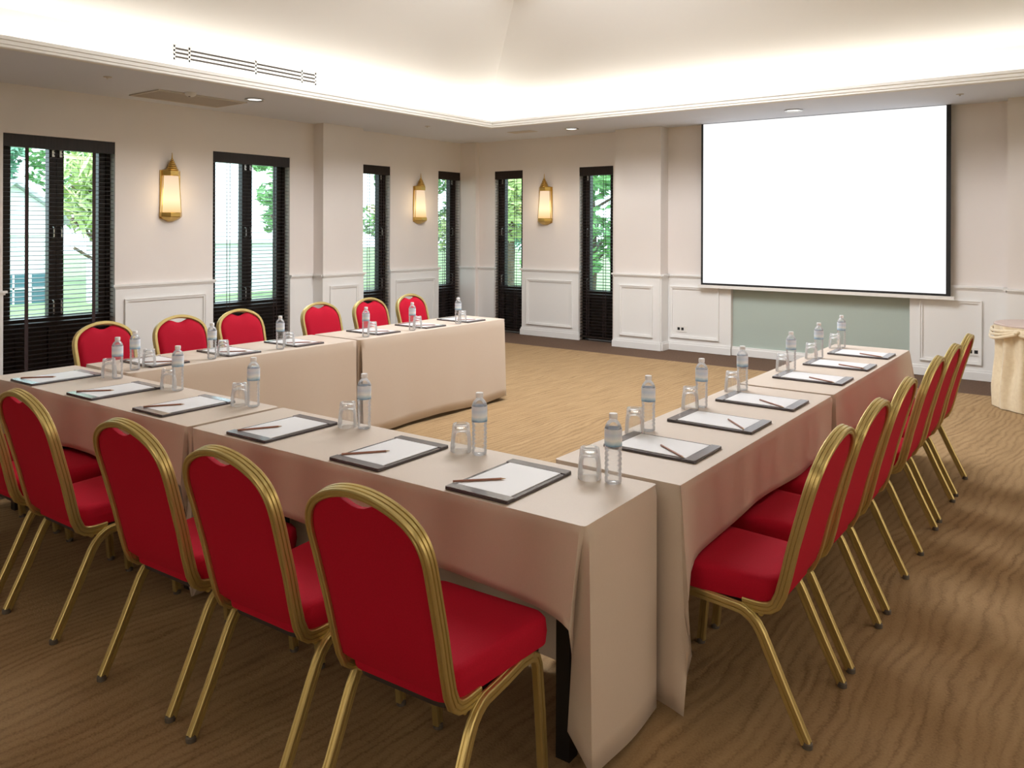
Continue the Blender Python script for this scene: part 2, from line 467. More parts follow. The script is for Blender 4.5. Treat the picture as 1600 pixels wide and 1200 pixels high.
# wainscot: one trim piece per stretch of wall
trim_no = [1]
def wains(a, b, along, face, out, frames=True, base=True, capz=1.0, mat_=None, ends=0.028):
    """panelling on a wall stretch a..b; along 'x' or 'y'; face = wall plane, out = +1/-1 room side"""
    m = MB()
    def bx(p0, p1, d0, d1, z0, z1):
        q0, q1 = sorted((face + out * d0, face + out * d1))
        if along == 'y': m.box(q0, q1, p0, p1, z0, z1)
        else: m.box(p0, p1, q0, q1, z0, z1)
    bx(a, b, 0, 0.014, 0.0, capz - 0.02)
    e = ends
    bx(a - e, b + e, 0, 0.040, capz - 0.022, capz)
    bx(a - e * 0.5, b + e * 0.5, 0, 0.026, capz - 0.040, capz - 0.022)
    if base:
        bx(a - e * 0.7, b + e * 0.7, 0, 0.034, 0.0, 0.085); bx(a - e * 0.4, b + e * 0.4, 0, 0.024, 0.085, 0.11)
    if frames:
        f0, f1 = frames if frames is not True else (a + 0.095, b - 0.10)
        zb, zt_, t = 0.165, 0.845, 0.032
        for (p0, p1, z0, z1) in ((f0, f1, zt_ - t, zt_), (f0, f1, zb, zb + t), (f0, f0 + t, zb + t, zt_ - t), (f1 - t, f1, zb + t, zt_ - t)):
            bx(p0, p1, 0.014, 0.030, z0, z1)
        t2 = 0.012
        for (p0, p1, z0, z1) in ((f0, f1, zt_ - t2, zt_), (f0, f1, zb, zb + t2), (f0, f0 + t2, zb + t2, zt_ - t2), (f1 - t2, f1, zb + t2, zt_ - t2)):
            bx(p0, p1, 0.030, 0.038, z0, z1)
    trim_no[0] += 1
    return m.build('trim_%d' % trim_no[0], M_WAINS, kind='structure', smooth=0)
wains(YF + 0.02, OPL[0][0], 'y', XL, 1)
wains(OPL[0][1], OPL[1][0], 'y', XL, 1)
wains(OPL[1][1], 6.803, 'y', XL, 1, frames=False, ends=0.0)
wains(6.803, 7.49, 'y', XL + 0.19, 1)
wains(XL, XL + 0.19 + 0.014, 'x', 6.803, -1, frames=False, ends=0.0)
wains(7.49, OPL[2][0], 'y', XL, 1, frames=False, ends=0.0)
wains(OPL[2][1], OPL[3][0], 'y', XL, 1)
wains(XL + 0.01, -8.0, 'x', 9.735, -1, frames=False, ends=0.0)
wains(-8.0, OPB[0][0], 'x', YB, -1, frames=False)
wains(OPB[0][1], OPB[1][0], 'x', YB, -1)
wains(PX0, PX1, 'x', PY, -1)
wains(PY, YB, 'y', PX1, 1, frames=False, ends=0.0)
wains(PX1, NX0, 'x', YB, -1, frames=(-4.70, -4.02), ends=0.0)
wains(NX1, -0.855, 'x', YB, -1, frames=(-1.70, -1.10), ends=0.0)
wains(-0.855, XR - 0.05, 'x', PY, -1, frames=(-0.62, 0.60), ends=0.0)
wains(PY, YB, 'y', -0.855, -1, frames=False, ends=0.0)
m = MB()
m.box(NX0 + 0.001, NX1 - 0.001, YB + 0.045, YB + 0.062, 0.10, 2.6)
m.build('wall_panel', M_TEAL, kind='structure', smooth=0)
m = MB(); m.box(NX0, NX1, YB + 0.010, YB + 0.062, 0.0, 0.085).box(NX0, NX1, YB + 0.022, YB + 0.062, 0.085, 0.11)
m.build('baseboard_back', M_WAINS, kind='structure', smooth=0)

# ------------------------------------------------------------------ glazed doors and blinds
BLIND_LABELS = {}
def glazed(n, a, b, along, face, out, leaves, where):
    """dark glazed door in an opening a..b of a wall; 'out' points into the room"""
    def bxm(m, p0, p1, d0, d1, z0, z1):          # d = depth behind the wall face
        q0, q1 = sorted((face - out * d0, face - out * d1))
        if along == 'y': m.box(q0, q1, p0, p1, z0, z1)
        else: m.box(p0, p1, q0, q1, z0, z1)
        return m
    D0, D1 = 0.12, 0.20
    root = bpy.data.objects.new('door_%d' % n, None); col.objects.link(root); root['kind'] = 'structure'
    root['label'] = 'dark wooden glazed door ' + where
    J = 0.040
    f = MB()
    bxm(f, a, a + J, D0 - 0.02, D1 + 0.02, 0, ZH); bxm(f, b - J, b, D0 - 0.02, D1 + 0.02, 0, ZH); bxm(f, a + J, b - J, D0 - 0.02, D1 + 0.02, ZH - 0.05, ZH)
    f.build('door_frame', M_DARKWOOD, root, kind='structure', smooth=0)
    wl = (b - a - 2 * J) / leaves
    for k in range(leaves):
        p0 = a + J + wl * k + 0.002; p1 = p0 + wl - 0.004
        st = 0.068
        ztop, zlow = ZH - 0.05, 0.01
        leaf = MB()
        bxm(leaf, p0, p0 + st, D0, D1, zlow, ztop); bxm(leaf, p1 - st, p1, D0, D1, zlow, ztop)
        bxm(leaf, p0 + st, p1 - st, D0, D1, ztop - 0.06, ztop); bxm(leaf, p0 + st, p1 - st, D0, D1, 0.60, 0.72); bxm(leaf, p0 + st, p1 - st, D0, D1, zlow, 0.16)
        lf = leaf.build('door_leaf', M_DARKWOOD, root, kind='structure', smooth=0)
        p = MB(); bxm(p, p0 + st, p1 - st, D0 + 0.02, D1 - 0.02, 0.16, 0.60)
        bxm(p, p0 + st + 0.05, p1 - st - 0.05, D0 + 0.008, D0 + 0.03, 0.22, 0.54)
        p.build('door_panel', M_DARKWOOD, lf, kind='structure', smooth=0)
        g = MB(); bxm(g, p0 + st - 0.01, p1 - st + 0.01, D0 + 0.035, D0 + 0.041, 0.71, ztop - 0.05)
        g.build('pane', M_PANE, lf, kind='structure', smooth=0)
        hp = (p1 - st * 0.5) if (k == 0) else (p0 + st * 0.5)
        if leaves == 1: hp = p0 + st * 0.5 if along == 'x' else p1 - st * 0.5
        for zc, hl in ((1.545, 0.055), (0.80, 0.075)):
            h = MB()
            def pt(d, z, s=0.0):
                q = face - out * d
                return (q, hp + s, z) if along == 'y' else (hp + s, q, z)
            path = [pt(D0, zc + hl), pt(D0 - 0.022, zc + hl), pt(D0 - 0.034, zc + hl - 0.012), pt(D0 - 0.034, zc - hl + 0.012), pt(D0 - 0.022, zc - hl), pt(D0, zc - hl)]
            h.tube(path, [(0.007 * math.cos(t * PI / 3), 0.007 * math.sin(t * PI / 3)) for t in range(6)], (0, 1, 0.01) if along == 'y' else (1, 0, 0.01))
            h.build('handle', M_STEEL, lf, kind='structure', label='small steel pull handle')
        bl = MB()
        bxm(bl, hp - 0.009, hp + 0.009, D0 - 0.010, D0, 2.30, 2.40)
        for zz in (2.305, 2.335, 2.365, 2.395):
            bxm(bl, hp - 0.012, hp + 0.012, D0 - 0.018, D0 - 0.008, zz - 0.008, zz + 0.008)
        bl.build('bolt', M_STEEL, lf, kind='structure', label='steel sliding bolt')
    # venetian blind
    root = thing('venetian_blind', 'dark wooden venetian blind hanging in the window ' + where, 'blind', group='dark blinds in the windows')
    hd = MB(); bxm(hd, a + 0.004, b - 0.004, 0.004, 0.075, ZH - 0.125, ZH - 0.002)
    hd.build('headrail', M_DARKWOOD, root, smooth=0)
    sl = MB()
    z = ZH - 0.165
    tilt = 0.10
    while z > 0.10:
        for s in (1,):
            q = [(0.012, z - 0.025 * tilt), (0.062, z + 0.025 * tilt)]
            d0, za = q[0]; d1, zb = q[1]; t = 0.0035
            def P(pp, d, zz):
                w_ = face - out * d
                return (w_, pp, zz) if along == 'y' else (pp, w_, zz)
            A, B = a + 0.008, b - 0.008
            sl.add([P(A, d0, za), P(B, d0, za), P(B, d1, zb), P(A, d1, zb), P(A, d0, za + t), P(B, d0, za + t), P(B, d1, zb + t), P(A, d1, zb + t)],
                   [(0, 3, 2, 1), (4, 5, 6, 7), (0, 1, 5, 4), (1, 2, 6, 5), (2, 3, 7, 6), (3, 0, 4, 7)])
        z -= 0.0435
    sl.build('slats', M_SLAT, root, smooth=0)
    br = MB(); bxm(br, a + 0.008, b - 0.008, 0.012, 0.062, 0.045, 0.065); br.build('bottom_rail', M_DARKWOOD, root, smooth=0)
    wide = n == 1
    spots = (a + 0.21, b - 0.21) if leaves == 2 else (((a + 0.14), (b - 0.14)))
    for s in spots:
        tp = MB()
        if wide:
            bxm(tp, s - 0.017, s + 0.017, 0.009, 0.0105, 0.06, ZH - 0.12)
        else:
            for e in (-0.02, 0.02):
                bxm(tp, s + e - 0.0035, s + e + 0.0035, 0.008, 0.0105, 0.06, ZH - 0.12)
        tp.build('ladder_tape', M_TAPE, root, smooth=0)
glazed(1, *OPL[0], 'y', XL, 1, 2, 'at the left edge of the photo')
glazed(2, *OPL[1], 'y', XL, 1, 2, 'just left of the left wall pilaster')
glazed(3, *OPL[2], 'y', XL, 1, 1, 'just right of the left wall pilaster')
glazed(4, *OPL[3], 'y', XL, 1, 1, 'of the left wall nearest the room corner')
glazed(5, *OPB[0], 'x', YB, -1, 1, 'of the back wall nearest the room corner')
glazed(6, *OPB[1], 'x', YB, -1, 1, 'of the back wall nearest the projection screen')

# ------------------------------------------------------------------ wall lamps
def make_sconce(label):
    r = thing('wall_sconce', label, 'wall lamp', group='brass wall lamps')
    def hexa(w0, d, k=1.0):     # half-hexagon plan, wall at y=0, room at -y
        return [(-w0, 0), (-w0, -d * 0.35), (-w0 * 0.45, -d), (w0 * 0.45, -d), (w0, -d * 0.35), (w0, 0)]
    def loft(mb, secs):
        n = 6; vs = []; fs = []
        for (w0, d, z) in secs: vs += [(x, y, z) for x, y in hexa(w0, d)]
        for j in range(len(secs) - 1):
            for i in range(n):
                k = (i + 1) % n; fs.append((j * n + i, j * n + k, (j + 1) * n + k, (j + 1) * n + i))
        fs.append(tuple(range(n - 1, -1, -1))); fs.append(tuple((len(secs) - 1) * n + i for i in range(n)))
        return mb.add(vs, fs)
    m = MB().box(-0.118, 0.118, -0.012, 0.0, 0.03, 0.56); m.build('back_plate', M_BRASS, r, smooth=0)
    loft(MB(), [(0.03, 0.03, 0.0), (0.085, 0.075, 0.022), (0.118, 0.118, 0.048), (0.122, 0.122, 0.055), (0.122, 0.122, 0.092), (0.116, 0.116, 0.098)]).build('bottom_cap', M_BRASS, r, smooth=0)
    loft(MB(), [(0.114, 0.112, 0.098), (0.088, 0.086, 0.50)]).build('glass_shade', M_SHADE, r, smooth=0, label='glowing milk glass shade')
    loft(MB(), [(0.095, 0.092, 0.50), (0.100, 0.097, 0.506), (0.100, 0.097, 0.555), (0.090, 0.088, 0.565)]).build('top_cap', M_BRASS, r, smooth=0)
    rb = MB()
    for s in (-1, 1):
        rb.add([(s * 0.114 - 0.004, -0.045, 0.09), (s * 0.114 + 0.004, -0.045, 0.09), (s * 0.114 + 0.004, -0.036, 0.09), (s * 0.114 - 0.004, -0.036, 0.09),
                (s * 0.090 - 0.004, -0.036, 0.51), (s * 0.090 + 0.004, -0.036, 0.51), (s * 0.090 + 0.004, -0.027, 0.51), (s * 0.090 - 0.004, -0.027, 0.51)],
               [(0, 3, 2, 1), (4, 5, 6, 7), (0, 1, 5, 4), (1, 2, 6, 5), (2, 3, 7, 6), (3, 0, 4, 7)])
    rb.build('side_rib', M_BRASS, r, smooth=0)
    pr = []
    zz = 0.562
    for k in range(6):
        rr = 0.064 - 0.0095 * k
        pr += [(rr - 0.006, zz), (rr, zz + 0.005), (rr, zz + 0.012), (rr - 0.009, zz + 0.020)]
        zz += 0.0215
    pr += [(0.007, zz + 0.004), (0.003, 0.755)]
    f = MB().lathe(pr, 16, (0, -0.048, 0)); f.build('finial', M_BRASS, r)
    return r
sco = make_sconce('brass wall lamp between the two wide left windows')
SC = [((XL, 4.812, 1.665), PI / 2, 'brass wall lamp between the two wide left windows'),
      ((XL, 8.776, 1.665), PI / 2, 'brass wall lamp between the two narrow left windows'),
      ((-6.722, YB, 1.655), 0.0, 'brass wall lamp on the back wall')]
for i, (l, rz, lb) in enumerate(SC):
    place(sco, i == 0, l, rz, lb)
    d = Vector((math.sin(rz), -math.cos(rz), 0))
    lamp('sconce_bulb', 'POINT', Vector(l) + d * 0.20 + Vector((0, 0, 0.28)), 2.2, (1.0, 0.72, 0.40), shadow_soft_size=0.08)

# ------------------------------------------------------------------ ceiling fittings
def make_downlight():
    r = thing('recessed_downlight', 'x', 'downlight', group='recessed lights in the lower ceiling')
    MB().lathe([(0.070, -0.001), (0.098, -0.004), (0.100, -0.010), (0.094, -0.013), (0.074, -0.008), (0.070, -0.001)], 32, cap=False).build('trim_ring', M_STEEL, r)
    MB().lathe([(0.001, -0.0035), (0.072, -0.0035), (0.072, -0.0015), (0.001, -0.0015)], 32).build('lamp_lens', M_DOWN, r, label='glowing white lens')
    return r
dl = make_downlight()
for i, (x, y, lb) in enumerate(((-7.228, 5.129, 'round recessed ceiling light beside the ceiling grille at left'), (-5.848, 9.149, 'round recessed ceiling light above the back wall lamp'),
                                (-2.888, 9.175, 'round recessed ceiling light in front of the projection screen'))):
    place(dl, i == 0, (x, y, ZS), 0, lb)
    lamp('downlight_beam', 'SPOT', (x, y, ZS - 0.02), 26.0, (1.0, 0.9, 0.76), (0, 0, 0), spot_size=R(110), spot_blend=0.9, shadow_soft_size=0.06)

g = thing('ceiling_grille', 'beige square air grille flush in the lower ceiling at left', 'air grille', (-7.745, 4.70, ZS))
hw, hl = 0.285, 0.50
fr = MB()
for bxx in ((-hw, hw, -hl, -hl + 0.03), (-hw, hw, hl - 0.03, hl), (-hw, -hw + 0.03, -hl + 0.03, hl - 0.03), (hw - 0.03, hw, -hl + 0.03, hl - 0.03)):
    fr.box(*bxx, -0.012, -0.001)
fr.build('grille_frame', M_GRILLE, g, smooth=0)
fn = MB()
y = -hl + 0.045
while y < hl - 0.04:
    fn.box(-hw + 0.03, hw - 0.03, y, y + 0.012, -0.010, -0.002); y += 0.022
fn.build('grille_fins', M_GRILLE, g, smooth=0)
MB().box(-hw + 0.02, hw - 0.02, -hl + 0.02, hl - 0.02, -0.0018, -0.001).build('grille_back', mat('grille_shadow', (0.30, 0.26, 0.22), 0.8), g, smooth=0)

s = thing('smoke_detector', 'small round white smoke detector beside the ceiling grille', 'smoke detector', (-7.40, 4.50, ZS))
MB().lathe([(0.055, -0.001), (0.055, -0.016), (0.046, -0.030), (0.030, -0.040), (0.001, -0.042)], 28).build('detector_body', M_WHITEPL, s)
MB().lathe([(0.010, -0.041), (0.009, -0.045), (0.001, -0.046)], 12, (0.012, -0.02, 0)).build('detector_eye', M_SLOT, s)

def sprinkler(x, y, lb):
    s = thing('ceiling_sprinkler', lb, 'sprinkler', (x, y, ZS), group='sprinklers in the lower ceiling')
    MB().lathe([(0.036, -0.001), (0.034, -0.005), (0.012, -0.007), (0.010, -0.012)], 20).build('sprinkler_plate', M_GRILLE, s)
    MB().lathe([(0.006, -0.012), (0.006, -0.018), (0.013, -0.020), (0.012, -0.022)], 12).build('sprinkler_head', M_STEEL, s)
sprinkler(-7.235, 3.588, 'small sprinkler in the lower ceiling, leftmost in the photo')
sprinkler(-7.256, 7.821, 'small sprinkler in the lower ceiling near the room corner')
sprinkler(-1.212, 9.048, 'small sprinkler in the lower ceiling by the right end of the screen')
tag(MB().slab(rrect(-0.20, 0.20, -0.10, 0.10, 0.02), -0.004, -0.001).build('ceiling_hatch', M_GRILLE, smooth=0, loc=(-6.60, 9.05, ZS)), 'flat pale access plate in the lower ceiling at the room corner', 'access plate')

v = thing('linear_vent', 'long air vent with three dark slots high on the left cove', 'air vent', (UX0, 4.81, 3.197))
vy0, vy1 = -0.81, 0.81
fr = MB()
ys = [vy0, -0.66, 0.06, 0.63, vy1]
slot_z = (-0.038, 0.0, 0.038)
fr.box(0.001, 0.0045, vy0 - 0.025, vy1 + 0.025, 0.047, 0.066).box(0.001, 0.0045, vy0 - 0.025, vy1 + 0.025, -0.066, -0.047)
fr.box(0.001, 0.0045, vy0 - 0.025, vy1 + 0.025, 0.0095, 0.0285).box(0.001, 0.0045, vy0 - 0.025, vy1 + 0.025, -0.0285, -0.0095)
for yy in ys: fr.box(0.001, 0.0045, yy - 0.009, yy + 0.009, -0.066, 0.066)
fr.build('vent_frame', M_CEIL, v, smooth=0)
for zz in slot_z:
    MB().box(0.0008, 0.0040, vy0, vy1, zz - 0.010, zz + 0.010).build('vent_slot', M_SLOT, v, smooth=0, label='dark slot')

# ------------------------------------------------------------------ projection screen
SY = 9.725
ps = thing('projection_screen', 'large pull-down projection screen glowing white on the back wall', 'projection screen', (0, SY, 0))
x0, x1, zb, zt = -4.235, -1.385, 0.885, ZS - 0.002
MB().box(x0, x1, -0.0015, 0.0015, zb, zt).build('screen_border', M_BLACK, ps, smooth=0, label='black border of the screen')
MB().box(x0 + 0.028, x1 - 0.045, -0.004, -0.0016, zb + 0.025, zt - 0.004).build('screen_fabric', M_SCREEN, ps, smooth=0, label='bright white screen surface')
MB().box(x0 - 0.035, x1 + 0.035, -0.016, 0.016, zb - 0.038, zb).build('bottom_bar', M_WHITEPL, ps, smooth=0, label='white weighted bottom bar')

def socket(x, z, lb):
    s = thing('wall_socket', lb, 'wall socket', (x, YB - 0.014, z), group='sockets on the back wall')
    MB().box(-0.075, 0.075, -0.008, 0, -0.042, 0.042).build('socket_plate', M_WHITEPL, s, smooth=0)
    for dx in (-0.042, 0.012):
        MB().box(dx - 0.017, dx + 0.017, -0.0095, -0.006, -0.018, 0.018).build('socket_outlet', M_BLACK, s, smooth=0)
socket(-4.535, 0.285, 'white double socket low on the panelling left of the screen')
socket(-1.165, 0.300, 'white double socket low on the panelling right of the screen')

# ------------------------------------------------------------------ chairs
def make_chair():
    r = thing('banquet_chair', 'x', 'chair')
    # local frame: rear feet at y=0, sitter looks to +y
    def ribbed(D, W, g=0.0035, n=2):
        # D depth (front-back), W width; grooves run along the outer and inner broad sides and the back
        p = []
        def side(sg):
            q = [(-D + 0.003, sg * W)]
            for c in ((-D / 3, D / 3) if n == 2 else (0,)):
                q += [(c - 0.0022, sg * W), (c - 0.0010, sg * (W - g)), (c + 0.0010, sg * (W - g)), (c + 0.0022, sg * W)]
            q += [(D - 0.003, sg * W)]
            return q
        p += [(-D, 0.0035), (-D, W - 0.003)] + side(1) + [(D, W - 0.003), (D, -W + 0.003)] + side(-1)[::-1] + [(-D, -W + 0.003), (-D, -0.0035), (-D + 0.003, -0.0015), (-D + 0.003, 0.0015)]
        return p
    prof = ribbed(0.0185, 0.0110)
    prof_l = ribbed(0.0155, 0.0118, 0.0038, 1)
    # side line of the back: (z, y) from the bend up
    side = [(0.386, 0.150), (0.388, 0.125), (0.402, 0.104), (0.44, 0.086), (0.50, 0.070), (0.60, 0.047), (0.745, 0.008), (0.86, -0.026), (0.955, -0.054)]
    def yat(z):
        for (z0, y0), (z1, y1) in zip(side, side[1:]):
            if z <= z1: return y0 + (y1 - y0) * (z - z0) / (z1 - z0)
        return side[-1][1]
    WS, WB, ZSH = 0.197, 0.187, 0.745
    crown = [(0.197, 0.745), (0.1985, 0.792), (0.195, 0.830), (0.183, 0.864), (0.160, 0.893), (0.127, 0.915), (0.090, 0.931), (0.047, 0.942), (0.0, 0.946)]
    def whalf(z): return WB + (WS - WB) * min(1, max(0, (z - 0.40) / (ZSH - 0.40)))
    def spline(ps, m):
        out = []
        ex = [(2 * ps[0][0] - ps[1][0], 2 * ps[0][1] - ps[1][1])] + ps + [(-ps[-2][0], ps[-2][1])]
        for i in range(1, len(ex) - 2):
            a, b_, c_, d_ = ex[i - 1], ex[i], ex[i + 1], ex[i + 2]
            for k in range(m):
                t = k / m
                out.append(tuple(0.5 * (2 * b_[q] + (c_[q] - a[q]) * t + (2 * a[q] - 5 * b_[q] + 4 * c_[q] - d_[q]) * t * t + (3 * b_[q] - a[q] - 3 * c_[q] + d_[q]) * t ** 3) for q in (0, 1)))
        out.append(ps[-1]); return out
    half = spline(crown, 3)
    pts = half + [(-x, z) for x, z in reversed(half[:-1])]
    right = [(whalf(z), y, z) for z, y in ((0.385, 0.21), (0.384, 0.165), (0.385, 0.145), (0.390, 0.122), (0.404, 0.103), (0.44, 0.086), (0.50, 0.070), (0.60, 0.047), (0.68, 0.0255))]
    left = [(-x, y, z) for x, y, z in reversed(right)]
    path = right + [(x, yat(z), z) for x, z in pts] + left
    MB().tube(path, prof, (0, 0.2, 1)).build('back_frame', M_GOLD, r, smooth=40)
    # padded back with the hand hole below the crown
    nc, nr = 28, 14
    ins = 0.009
    def arch(x):
        x = abs(x) * WS / (WS - ins)
        for (x0, z0), (x1, z1) in zip(half, half[1:]):
            if x1 <= x <= max(x0, x1): return (z0 + (z1 - z0) * (x - x0) / (x1 - x0) if x0 != x1 else z1) - ins
        return ZSH
    def back_shell(yoff, bulge, inset):
        out = []
        for j in range(nr + 1):
            t = j / nr
            for i in range(nc + 1):
                s_ = math.sin(PI / 2 * (2 * i / nc - 1))
                wtop = WS - ins
                ztop = arch(s_ * wtop)
                sx = s_ * wtop
                if abs(sx) < 0.078: ztop -= 0.034 * (0.5 + 0.5 * math.cos(PI * sx / 0.078)) ** 0.7
                z0 = 0.425 + 0.012 * abs(s_) ** 6
                z = z0 + t * (ztop - z0)
                x = s_ * (whalf(z) - ins)
                edge = min(1.0, 6 * min(t, 1 - t), 5 * (1 - abs(s_)))
                e = math.sin(max(0, edge) * PI / 2)
                out.append((x, yat(z) + yoff + bulge * e, z))
        return out
    F = back_shell(0.008, 0.020, 0); B = back_shell(-0.008, -0.006, 0)
    W_ = nc + 1
    fs = []
    nF = len(F)
    for j in range(nr):
        for i in range(nc):
            a = j * W_ + i
            fs.append((a + 1, a, a + W_, a + W_ + 1)); fs.append((nF + a, nF + a + 1, nF + a + W_ + 1, nF + a + W_))
    rim = [i for i in range(W_)] + [j * W_ + nc for j in range(1, nr + 1)] + [nr * W_ + i for i in range(nc - 1, -1, -1)] + [j * W_ for j in range(nr - 1, 0, -1)]
    for a, b in zip(rim, rim[1:] + rim[:1]): fs.append((a, b, nF + b, nF + a))
    MB().add(F + B, fs).build('backrest', M_RED, r, smooth=60)
    # seat cushion
    def seat_outline(k):
        pts_ = []
        y0, y1 = 0.098 + k, 0.530 - k
        wr, wf = 0.186 - k, 0.216 - k
        r1, r2 = 0.06, 0.045
        base = [(wf, y1, r2), (-wf, y1, r2), (-wr, y0, r1), (wr, y0, r1)]
        for n_, (px, py, rr) in enumerate(base):
            cxx, cyy = px - math.copysign(rr, px), py - (rr if n_ < 2 else -rr)
            a0 = (0, 90, 180, 270)[n_]
            for i in range(7):
                a = R(a0 + 90 * i / 6); pts_.append((cxx + rr * math.cos(a), cyy + rr * math.sin(a)))
        return pts_
    rings = [(0.012, 0.390), (0.0, 0.397), (-0.003, 0.430), (0.0, 0.462), (0.008, 0.474), (0.022, 0.4795), (0.06, 0.483), (0.11, 0.485), (0.16, 0.4855)]
    vs = []; fs = []
    n = 28
    for k, z in rings:
        if k <= 0.03: o_ = seat_outline(k)
        else:
            o0 = seat_outline(0.0); cm = (0, 0.31); f_ = 1 - k / 0.20
            o_ = [(cm[0] + (x - cm[0]) * f_, cm[1] + (y - cm[1]) * f_) for x, y in o0]
        vs += [(x, y, z) for x, y in o_]
    for j in range(len(rings) - 1):
        for i in range(n):
            q = (i + 1) % n; fs.append((j * n + i, j * n + q, (j + 1) * n + q, (j + 1) * n + i))
    fs.append(tuple((len(rings) - 1) * n + i for i in range(n))); fs.append(tuple(range(n - 1, -1, -1)))
    MB().add(vs, fs).build('seat', M_RED, r, smooth=50)
    MB().slab([(x * 0.93, 0.31 + (y - 0.31) * 0.93) for x, y in seat_outline(0.0)], 0.374, 0.388).build('seat_board', M_BOARD, r, smooth=0)
    # legs and seat rails
    for sx in (1, -1):
        X0 = 0.206 * sx; X1 = 0.197 * sx
        rear = [(X0 + 0.001 * sx, 0.0, 0.014), (X0, 0.066, 0.150), (X0, 0.128, 0.284), (X0, 0.142, 0.313), (X0, 0.157, 0.337), (X0, 0.176, 0.356), (X0, 0.198, 0.369), (X0, 0.215, 0.374)]
        lg = MB().tube(rear, prof_l, (0, 1, -0.4)).build('leg', M_GOLD, r, smooth=40)
        MB().lathe([(0.012, -0.001), (0.016, 0.0), (0.016, 0.014), (0.013, 0.018)], 12, (X0, -0.003, 0.001)).build('foot_cap', M_RUBBER, lg)
        rail = [(X0, 0.205, 0.371), (X0, 0.215, 0.374), (X0, 0.30, 0.381), (X1, 0.40, 0.383), (X1, 0.445, 0.379)]
        MB().tube(rail, prof_l, (0, 0.2, -1)).build('seat_rail', M_GOLD, r, smooth=40)
        frnt = [(X1, 0.445, 0.379), (X1, 0.470, 0.366), (X1, 0.482, 0.338), (X1, 0.500, 0.18), (X1, 0.515, 0.014)]
        lg = MB().tube(frnt, prof_l, (0, 0.6, -1) if False else (0, -1, -1)).build('leg', M_GOLD, r, smooth=40)
        MB().lathe([(0.012, -0.001), (0.016, 0.0), (0.016, 0.014), (0.013, 0.018)], 12, (X1, 0.516, 0.001)).build('foot_cap', M_RUBBER, lg)
    cb = MB().rod((-0.19, 0.15, 0.366), (0.19, 0.15, 0.366), 0.010); cb.build('cross_bar', M_GOLD, r)
    return r
chair = make_chair()
ORD = ['first', 'second', 'third', 'fourth', 'fifth', 'sixth']
nchair = 0
FRONT_X = [-1.50, -2.085, -2.645, -3.455, -4.03, -4.60]
for i, x in enumerate(FRONT_X):
    rz = (R(3.0), R(2.0), R(2.5), R(1.0), R(2), R(1))[i]
    y = 1.412 + 0.0
    lb = 'red banquet chair with gold frame, %s from the right end of the front row' % ORD[i]
    place(chair, nchair == 0, (x, y, 0), rz, lb, 'red chairs along the front table'); nchair += 1
RIGHT_Y = [2.735, 3.262, 3.822, 4.57, 5.12, 5.66]
for i, y in enumerate(RIGHT_Y):
    lb = 'red banquet chair with gold frame, %s from the camera in the right row' % ORD[i]
    place(chair, False, (-0.752, y, 0), PI / 2 + R((0.5, -0.5, 1, 0, -1, 0.5)[i]), lb, 'red chairs along the right table'); nchair += 1
LEFT_Y = [2.70, 3.24, 3.77, 4.545, 5.12, 5.68]
for i, y in enumerate(LEFT_Y):
    lb = 'red banquet chair facing the camera, %s from the left in the window row' % ORD[i]
    place(chair, False, (-5.44 + (-0.02, 0.01, -0.03, 0.0, 0.0, -0.02)[i], y, 0), -PI / 2 + R((1, -1, 1, 0, -0.5, 1)[i]), lb, 'red chairs along the window side table'); nchair += 1

# ------------------------------------------------------------------ tables and cloths
def make_table(lx, ly, loc, rz, label, ix=0.118, iy=0.098):
    t = thing('folding_table', label, 'table', loc, rz, 'tables under the beige cloths')
    MB().slab(rrect(-lx / 2 + 0.012, lx / 2 - 0.012, -ly / 2 + 0.012, ly / 2 - 0.012, 0.01, 3), 0.716, 0.745).build('tabletop', M_TABLEWOOD, t, smooth=0)
    for sx in (-1, 1):
        for sy in (-1, 1):
            X, Y = sx * (lx / 2 - ix), sy * (ly / 2 - iy)
            MB().box(X - 0.024, X + 0.024, Y - 0.024, Y + 0.024, 0.0, 0.716).build('leg', M_LEG, t, smooth=0, label='slim black square leg')
    return t

